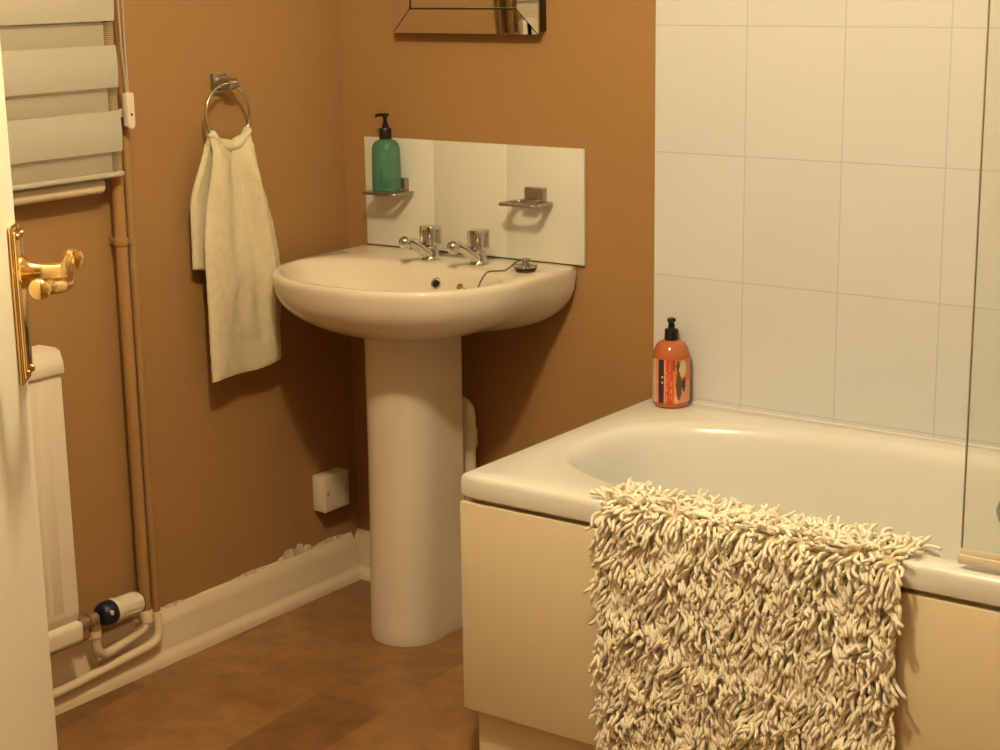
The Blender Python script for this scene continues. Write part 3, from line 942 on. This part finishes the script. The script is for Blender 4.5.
# zebra roller blind: front layer of solid bands and sheer gaps, rear layer behind
BLX, BR, BLL = 0.062, -0.724, -1.92
bl_ = thing('roller_blind', 'cream striped day and night roller blind over the window', 'blind', (BLX, -1.3, 1.06))
bands = [(1.058, 1.060)]
edges = [(1.0985, 1.1765), (1.2205, 1.3000), (1.3455, 1.4250), (1.4685, 1.548), (1.5915, 1.671), (1.7145, 1.794), (1.8375, 1.917), (1.9605, 2.04)]
for z0, z1 in edges:
    bm = NB()
    R = []
    n = 10
    for k in range(n+1):
        tt = k/n
        z = z0 + (z1-z0)*tt
        x = BLX + 0.0035*math.sin(PI*tt)**0.8*(1-0.4*tt)
        R.append([(x, BLL, z), (x, BR, z), (x-0.0012, BR, z), (x-0.0012, BLL, z)])
    loft(bm, R)
    link_mesh('solid_band', bm, m_blind, bl_, smooth=60)
prev = 1.058
for z0, z1 in edges:
    bm = NB()
    # sheer mesh woven of fine horizontal threads
    zz = prev + 0.0015
    while zz < z0 - 0.001:
        box(bm, BLX-0.0006, BLX, BLL, BR-0.004, zz, zz+0.0009)
        zz += 0.0036
    link_mesh('sheer_band', bm, m_blind_back, bl_, smooth=0, label='sheer woven gap between solid bands')
    prev = z1
bm = NB(); box(bm, BLX-0.012, BLX-0.0108, BLL, BR-0.018, 1.055, 2.06)
link_mesh('rear_layer', bm, m_blind_back, bl_, smooth=0)
bm = NB(); box(bm, BLX-0.012, BLX+0.004, BLL, BR+0.001, 1.0495, 1.0600, 0.004, 3)
link_mesh('bottom_bar', bm, m_blind, bl_)
bm = NB(); box(bm, 0.048, 0.110, BLL-0.01, BR+0.015, 2.04, 2.13, 0.008, 3)
link_mesh('head_box', bm, m_white_plastic, bl_)
bm = NB(); box(bm, 0.0, 0.055, -1.31, -1.27, 2.07, 2.125, 0.003)
link_mesh('wall_bracket', bm, m_white_plastic, bl_)
# control chain with its tensioner screwed to the wall
ch = thing('blind_chain', 'beaded blind pull cord with white tensioner hanging beside the blind', 'pull cord', (0.05, -0.700, 1.17))
def beads(path, r=0.0019, step=0.0048):
    bm = NB()
    P = [Vector(p) for p in path]
    pts = []
    for a, b in zip(P[:-1], P[1:]):
        n = max(1, int((b-a).length/step*2))
        pts += [a.lerp(b, i/n) for i in range(n)]
    tube(bm, pts, [r if i % 2 else r*0.5 for i in range(len(pts))], 6)
    return bm
link_mesh('bead_strand', beads([(0.055, -0.690, 2.06), (0.055, -0.6940, 1.30), (0.057, -0.6945, 1.206)]), m_blind, ch)
link_mesh('bead_strand', beads([(0.055, -0.713, 2.06), (0.055, -0.7030, 1.30), (0.057, -0.6985, 1.206)]), m_blind, ch)
bm = NB()
R = []
for xx, d in ((0.049, 0.001), (0.051, 0), (0.062, 0), (0.064, 0.0015)):
    R.append([(xx, py, pz) for py, pz in rrect(-0.7055+d, -0.6865-d, 1.138+d, 1.208-d, [0.003, 0.003, 0.008, 0.008], 5)])
loft(bm, R)
tn = link_mesh('tensioner', bm, m_white_plastic, ch)
bm = NB(); box(bm, 0.0, 0.050, -0.7010, -0.6935, 1.16, 1.176, 0.001)
link_mesh('tensioner_bracket', bm, m_white_plastic, ch)
bm = NB(); lathe(bm, [(0, 0), (0.0028, 0), (0.0028, 0.0012), (0, 0.0012)], (0.0635, -0.696, 1.166), (1, 0, 0), 12)
link_mesh('screw_hole', bm, m_dark, tn, label='dark screw hole')

# ================================================================== DOOR (open, at the left edge of the view)
E0 = Vector((1.1325, -1.8325, 0.0))        # free edge, visible face
dl = math.radians(11.0)
C2 = Vector((2.6079, -2.9928, 0)); ray = (E0 - C2).normalized()
back = -ray
left = Vector((-ray.y, ray.x, 0))
U = (back*math.cos(dl) + left*math.sin(dl)).normalized()      # from free edge to hinge
N = Vector((-U.y, U.x, 0))                                   # candidate normal
if N.dot(Vector((-ray.y, ray.x, 0))) > 0: N = -N                   # visible face looks to the right of the view
DM = Matrix(((U.x, N.x, 0, E0.x), (U.y, N.y, 0, E0.y), (0, 0, 1, 0), (0, 0, 0, 1)))
def dbox(bm, u0, u1, n0, n1, z0, z1, bev=0, seg=2):
    b0 = NB(); box(b0, u0, u1, n0, n1, z0, z1, bev, seg); merge(bm, b0, 0, DM)
bm = NB(); dbox(bm, 0, 0.80, -0.040, 0, 0.008, 2.0, 0.003)
door = struct(link_mesh('door_1', bm, m_door, smooth=30), 'open white door at the left edge')
bm = NB()
PZ0, PZ1 = 1.012, 1.181
dbox(bm, 0.006, 0.050, 0.0, 0.005, PZ0, PZ1, 0.002, 3)
dbox(bm, 0.010, 0.046, 0.004, 0.0085, PZ0+0.006, PZ1-0.006, 0.003, 3)
for zz in (PZ0+0.012, PZ1-0.012):
    for uu_ in (0.015, 0.041):
        b0 = NB(); lathe(b0, [(0, 0), (0.004, 0), (0.0035, 0.002), (0, 0.0026)], (uu_, 0.0083, zz), (0, 1, 0), 12); merge(bm, b0, 0, DM)
plate = link_mesh('handle_plate', bm, m_brass, door, label='polished brass handle plate')
bm = NB(); dbox(bm, 0.025, 0.031, 0.0086, 0.0090, 1.052, 1.072)
link_mesh('keyhole', bm, m_dark, plate, label='dark keyhole slot')
# lever: flared boss, round neck, curved lever ending in a scroll
HZ = 1.130
bm = NB()
b0 = NB(); lathe(b0, [(0, 0.006), (0.0175, 0.006), (0.0180, 0.010), (0.0140, 0.014), (0.0105, 0.019), (0.0088, 0.028), (0.0085, 0.040), (0.0095, 0.048), (0.0105, 0.054), (0.009, 0.060), (0, 0.062)], (0.028, 0, HZ), (0, 1, 0), 24)
merge(bm, b0, 0, DM)
b0 = NB()
lp = [Vector((0.008, 0.056, HZ+0.012)), Vector((0.016, 0.056, HZ+0.010)), Vector((0.028, 0.055, HZ+0.004)), Vector((0.045, 0.056, HZ-0.002)), Vector((0.068, 0.058, HZ-0.006)), Vector((0.092, 0.056, HZ-0.004)), Vector((0.110, 0.050, HZ-0.002)), Vector((0.120, 0.043, HZ-0.002))]
q = []
for i in range(len(lp)-1):
    for k in range(4): q.append(lp[i].lerp(lp[i+1], k/4))
q.append(lp[-1])
tube(b0, q, [0.0050+0.0024*math.sin(PI*min(1, i/(len(q)-1)))+0.0025*(i/(len(q)-1)) for i in range(len(q))], 16)
merge(bm, b0, 0, DM)
b0 = NB(); lathe(b0, [(0, -0.009), (0.008, -0.008), (0.0105, -0.004), (0.011, 0.002), (0.0095, 0.006), (0.005, 0.009), (0, 0.0095)], (0.120, 0.042, HZ-0.002), (0.8, -0.5, 0.1), 20)
merge(bm, b0, 0, DM)
b0 = NB(); lathe(b0, [(0, -0.009), (0.008, -0.009), (0.011, -0.004), (0.011, 0.004), (0.008, 0.009), (0, 0.009)], (0.006, 0.058, HZ+0.010), (0, 0.2, 1), 18)
merge(bm, b0, 0, DM)
link_mesh('lever_handle', bm, m_brass, door, smooth=50, label='polished brass lever handle')

# ================================================================== BATH
X0, X1, Y0, Y1, ZT = TX0-0.003, XR-0.012, -0.676, -0.0095, 0.560
bt = thing('bathtub', 'white bath with cream side panel running along the tiled wall', 'bath', (1.7, -0.34, 0))
NBA = 200
bcx = (1.68, -0.345)
angs = []
for i in range(NBA):
    th = 2*PI*i/NBA
    angs.append(math.atan2(0.345*math.sin(th), 0.85*math.cos(th)))
out_ = rrect(X0, X1, Y0, Y1, [0.006, 0.006, 0.030, 0.010], 8)
def ro(d): return polar(rrect(X0+d, X1-d, Y0+d, Y1-d*0.4, [0.006, 0.006, max(0.003, 0.010-d), 0.010], 8), bcx, angs)
def inr(d, n=3.0, dx=0.0):
    return polar(superell(1.690+dx, -0.338, 0.795-d-abs(dx), 0.278-d*0.75, n, 240), bcx, angs)
rings = []
def addb(o, z): rings.append([(p[0], p[1], z) for p in o])
addb(ro(0.012), 0.519); addb(ro(0.001), 0.519); addb(ro(0.0), 0.5225); addb(ro(0.0), 0.548)
addb(ro(0.0015), 0.5545); addb(ro(0.0045), 0.5585); addb(ro(0.009), ZT)
I0 = inr(-0.012); ob_ = ro(0.009)
addb(mixo(ob_, I0, 0.5), ZT-0.0005); addb(I0, ZT-0.002)
addb(inr(0.0), ZT-0.005); addb(inr(0.010), ZT-0.013); addb(inr(0.018), ZT-0.028)
for d, z in ((0.024, 0.50), (0.036, 0.44), (0.052, 0.36), (0.075, 0.28), (0.10, 0.235), (0.14, 0.205), (0.20, 0.195)):
    addb(inr(d, 2.9), z)
bm = NB(); loft(bm, rings, False, True)
tub = link_mesh('tub', bm, m_acrylic, bt, smooth=50)
bm = NB(); box(bm, X0-0.001, X1, Y0+0.002, Y0+0.018, 0.110, 0.5085, 0.003)
link_mesh('side_panel', bm, m_panel, bt, smooth=30, label='plain cream side panel')
bm = NB(); box(bm, X0+0.006, X0+0.016, Y0+0.0185, -0.03, 0.110, 0.516)
link_mesh('end_panel', bm, m_panel, bt, smooth=0)
bm = NB(); box(bm, X0+0.012, X1, Y0+0.030, Y0+0.045, 0.0, 0.110, 0.001)
link_mesh('plinth', bm, m_panel, bt, smooth=0, label='recessed plinth board under the panel')
bm = NB(); box(bm, X0+0.018, X1, Y0+0.0185, Y0+0.030, 0.490, 0.5192)
link_mesh('panel_rail', bm, m_rug_back, bt, smooth=0, label='wooden rail behind the panel top')
# silicone bead along the tiles
bm = NB(); tube(bm, [(X0+0.004, -0.0125, ZT+0.0005), (X1, -0.0125, ZT+0.0005)], 0.0025, 10)
link_mesh('sealant_bead', bm, m_acrylic, bt)
# overflow on the far inner side
bm = NB(); lathe(bm, [(0, 0), (0.030, 0), (0.032, 0.003), (0.029, 0.008), (0.018, 0.010), (0, 0.010)], (1.630, -0.0885, 0.470), (0, -1, 0.12), 28)
link_mesh('bath_overflow', bm, m_chrome, bt, label='round chrome overflow')

# shower screen on the bath edge
SX, SY = 1.746, -0.655
ss = thing('shower_screen', 'clear glass shower screen standing on the bath edge at the right', 'shower screen', (SX+0.4, SY, ZT))
bm = NB(); box(bm, SX, 2.535, SY-0.003, SY+0.003, 0.582, 1.98)
link_mesh('glass_panel', bm, m_glass, ss, smooth=0)
bm = NB(); box(bm, SX-0.0006, SX+0.0006, SY-0.0032, SY+0.0032, 0.582, 1.98)
link_mesh('glass_edge', bm, m_glass_edge, ss, smooth=0, label='dark polished edge of the glass')
bm = NB(); box(bm, SX-0.002, 2.535, SY-0.009, SY+0.009, 0.568, 0.583, 0.002); box(bm, SX-0.001, 2.535, SY-0.0065, SY-0.0035, 0.578, 0.592, 0.001)
link_mesh('bottom_seal', bm, m_seal, ss, smooth=30, label='pale plastic bottom seal strip')
bm = NB(); box(bm, 2.53, XR-0.0095, SY-0.012, SY+0.012, 0.568, 1.99, 0.002)
link_mesh('wall_channel', bm, m_chrome, ss, smooth=30)

# ================================================================== SHAGGY BATH MAT over the bath side
random.seed(11)
RX0, RX1 = 1.136, 1.662
def rug_path(s):
    """distance along the mat from the bottom of the front fall, up, over the rim and inside: position (y, z) and outward normal"""
    fz = 0.4120
    yF = Y0-0.0085
    if s < fz:
        z = 0.128 + s
        # hangs a little away from the panel below the rim
        return (yF, z), (-1, 0)
    r = 0.020
    a = (s-fz)/r
    if a < PI/2:
        return (yF + r - r*math.cos(a), 0.128+fz+r*math.sin(a)), (-math.cos(a), math.sin(a))
    s2 = s-fz-r*PI/2
    zt = 0.128+fz+r
    if s2 < 0.045:
        return (yF+r+s2, zt), (0, 1)
    a = (s2-0.045)/r
    if a < PI/2:
        return (yF+r+0.045+r*math.sin(a), zt-r+r*math.cos(a)), (math.sin(a), math.cos(a))
    s3 = s2-0.045-r*PI/2
    return (yF+2*r+0.045+s3*0.12, zt-r-s3), (1, 0.1)
LEN = 0.4120+0.020*PI+0.045+0.09
mat_ = thing('bath_mat', 'cream shaggy chenille bath mat draped over the side of the bath', 'bath mat', (1.39, Y0, 0.13))
bm = NB()
R = []
nL = 70
for j in range(nL+1):
    s = LEN*j/nL
    (y, z), (ny, nz) = rug_path(s)
    R.append([(RX0, y, z), (RX1, y, z), (RX1, y+ny*0.003, z+nz*0.003), (RX0, y+ny*0.003, z+nz*0.003)])
loft(bm, R)
link_mesh('backing', bm, m_rug_back, mat_, smooth=50)
# the pile: soft round-tipped yarn loops
verts, faces = [], []
SIDES = 6
def noodle(p, n, down, L, r, curl, tw):
    """p root, n outward normal, down hanging direction"""
    segs = 6
    pos = p.copy()
    d = (n*(0.5*down.length+0.12) + down*0.6 + curl).normalized()
    ws, wp = Vector((random.uniform(-1, 1), random.uniform(-.3, .3), random.uniform(-.4, .4)))*0.55, random.uniform(0, 6.28)
    path = [pos - n*0.003]
    for k in range(segs):
        t = (k+1)/segs
        dd = (d*(1-t*0.75) + down*(0.55*t) + tw*(t*0.7) + ws*math.sin(wp+t*5.5)).normalized()
        pos = pos + dd*(L/segs)
        dist = (pos-p).dot(n)
        if dist < r*1.1: pos = pos + n*(r*1.1-dist)
        path.append(pos.copy())
    base = len(verts)
    prevn = None
    for k, c in enumerate(path):
        tdir = (path[min(k+1, segs)] - path[max(k-1, 0)]).normalized()
        if prevn is None: prevn = tdir.orthogonal().normalized()
        prevn = (prevn - tdir*prevn.dot(tdir)).normalized()
        b = tdir.cross(prevn)
        rad = r*(0.80 if k == segs else (0.95 if k == 0 else 1.0))
        for i in range(SIDES):
            a = 2*PI*i/SIDES
            verts.append(c + prevn*(rad*math.cos(a)) + b*(rad*math.sin(a)))
    for k in range(segs):
        for i in range(SIDES):
            j = (i+1) % SIDES
            faces.append((base+k*SIDES+i, base+k*SIDES+j, base+(k+1)*SIDES+j, base+(k+1)*SIDES+i))
    tdir = (path[-1]-path[-2]).normalized()
    verts.append(path[-1] + tdir*r*0.5)
    tip = len(verts)-1
    for i in range(SIDES):
        faces.append((base+segs*SIDES+i, base+segs*SIDES+(i+1) % SIDES, tip))
stp = 0.0090
ns, nx_ = int(LEN/stp), int((RX1-RX0)/stp)
for j in range(ns):
    for i in range(nx_+1):
        s = (j+0.5+random.uniform(-.4, .4))*stp
        x = RX0 + (i+0.5*(j % 2)+random.uniform(-.4, .4))*stp
        x = min(max(x, RX0), RX1)
        (y, z), (ny, nz) = rug_path(min(max(s, 0.001), LEN))
        n = Vector((0, ny, nz)).normalized()
        tang = Vector((0, -nz, ny))
        if tang.z > 0 and ny < 0: tang = -tang
        # hang direction: gravity projected to the surface, or outward on the flat top
        g = Vector((0, 0, -1)); down = g - n*g.dot(n)
        top = 1-min(1, down.length)
        swirl = Vector((mnoise.noise(Vector((x*26, s*26, 1.3))), 0, 0)) * 1.25
        swirl2 = mnoise.noise(Vector((x*20+7, s*20, 4.1)))
        curl = swirl + down*(swirl2*1.1) + Vector((random.uniform(-.35, .35), random.uniform(-.3, .3)*top, 0)) + tang*(random.uniform(-.5, .5)*top)
        edge = 0.0
        if x < RX0+0.02: edge = -0.12
        if x > RX1-0.02: edge = 0.20
        curl = curl + Vector((edge, 0, 0))
        tw = Vector((random.uniform(-.6, .6)+swirl.x*0.6, random.uniform(-.4, .4)*top, 0)) + n*random.uniform(-.2, .12)
        noodle(Vector((x, y, z))+n*0.004, n, down*0.9, random.uniform(0.025, 0.038), random.uniform(0.0029, 0.0035), curl, tw)
me = bpy.data.meshes.new('pile')
me.from_pydata([tuple(v) for v in verts], [], faces)
me.polygons.foreach_set('use_smooth', [True]*len(me.polygons))
me.materials.append(m_rug)
me.update()
po = bpy.data.objects.new('pile', me)
COL.objects.link(po)
po.parent = mat_
po.matrix_parent_inverse = Matrix.Translation(mat_.location).inverted()
po['kind'] = 'stuff'
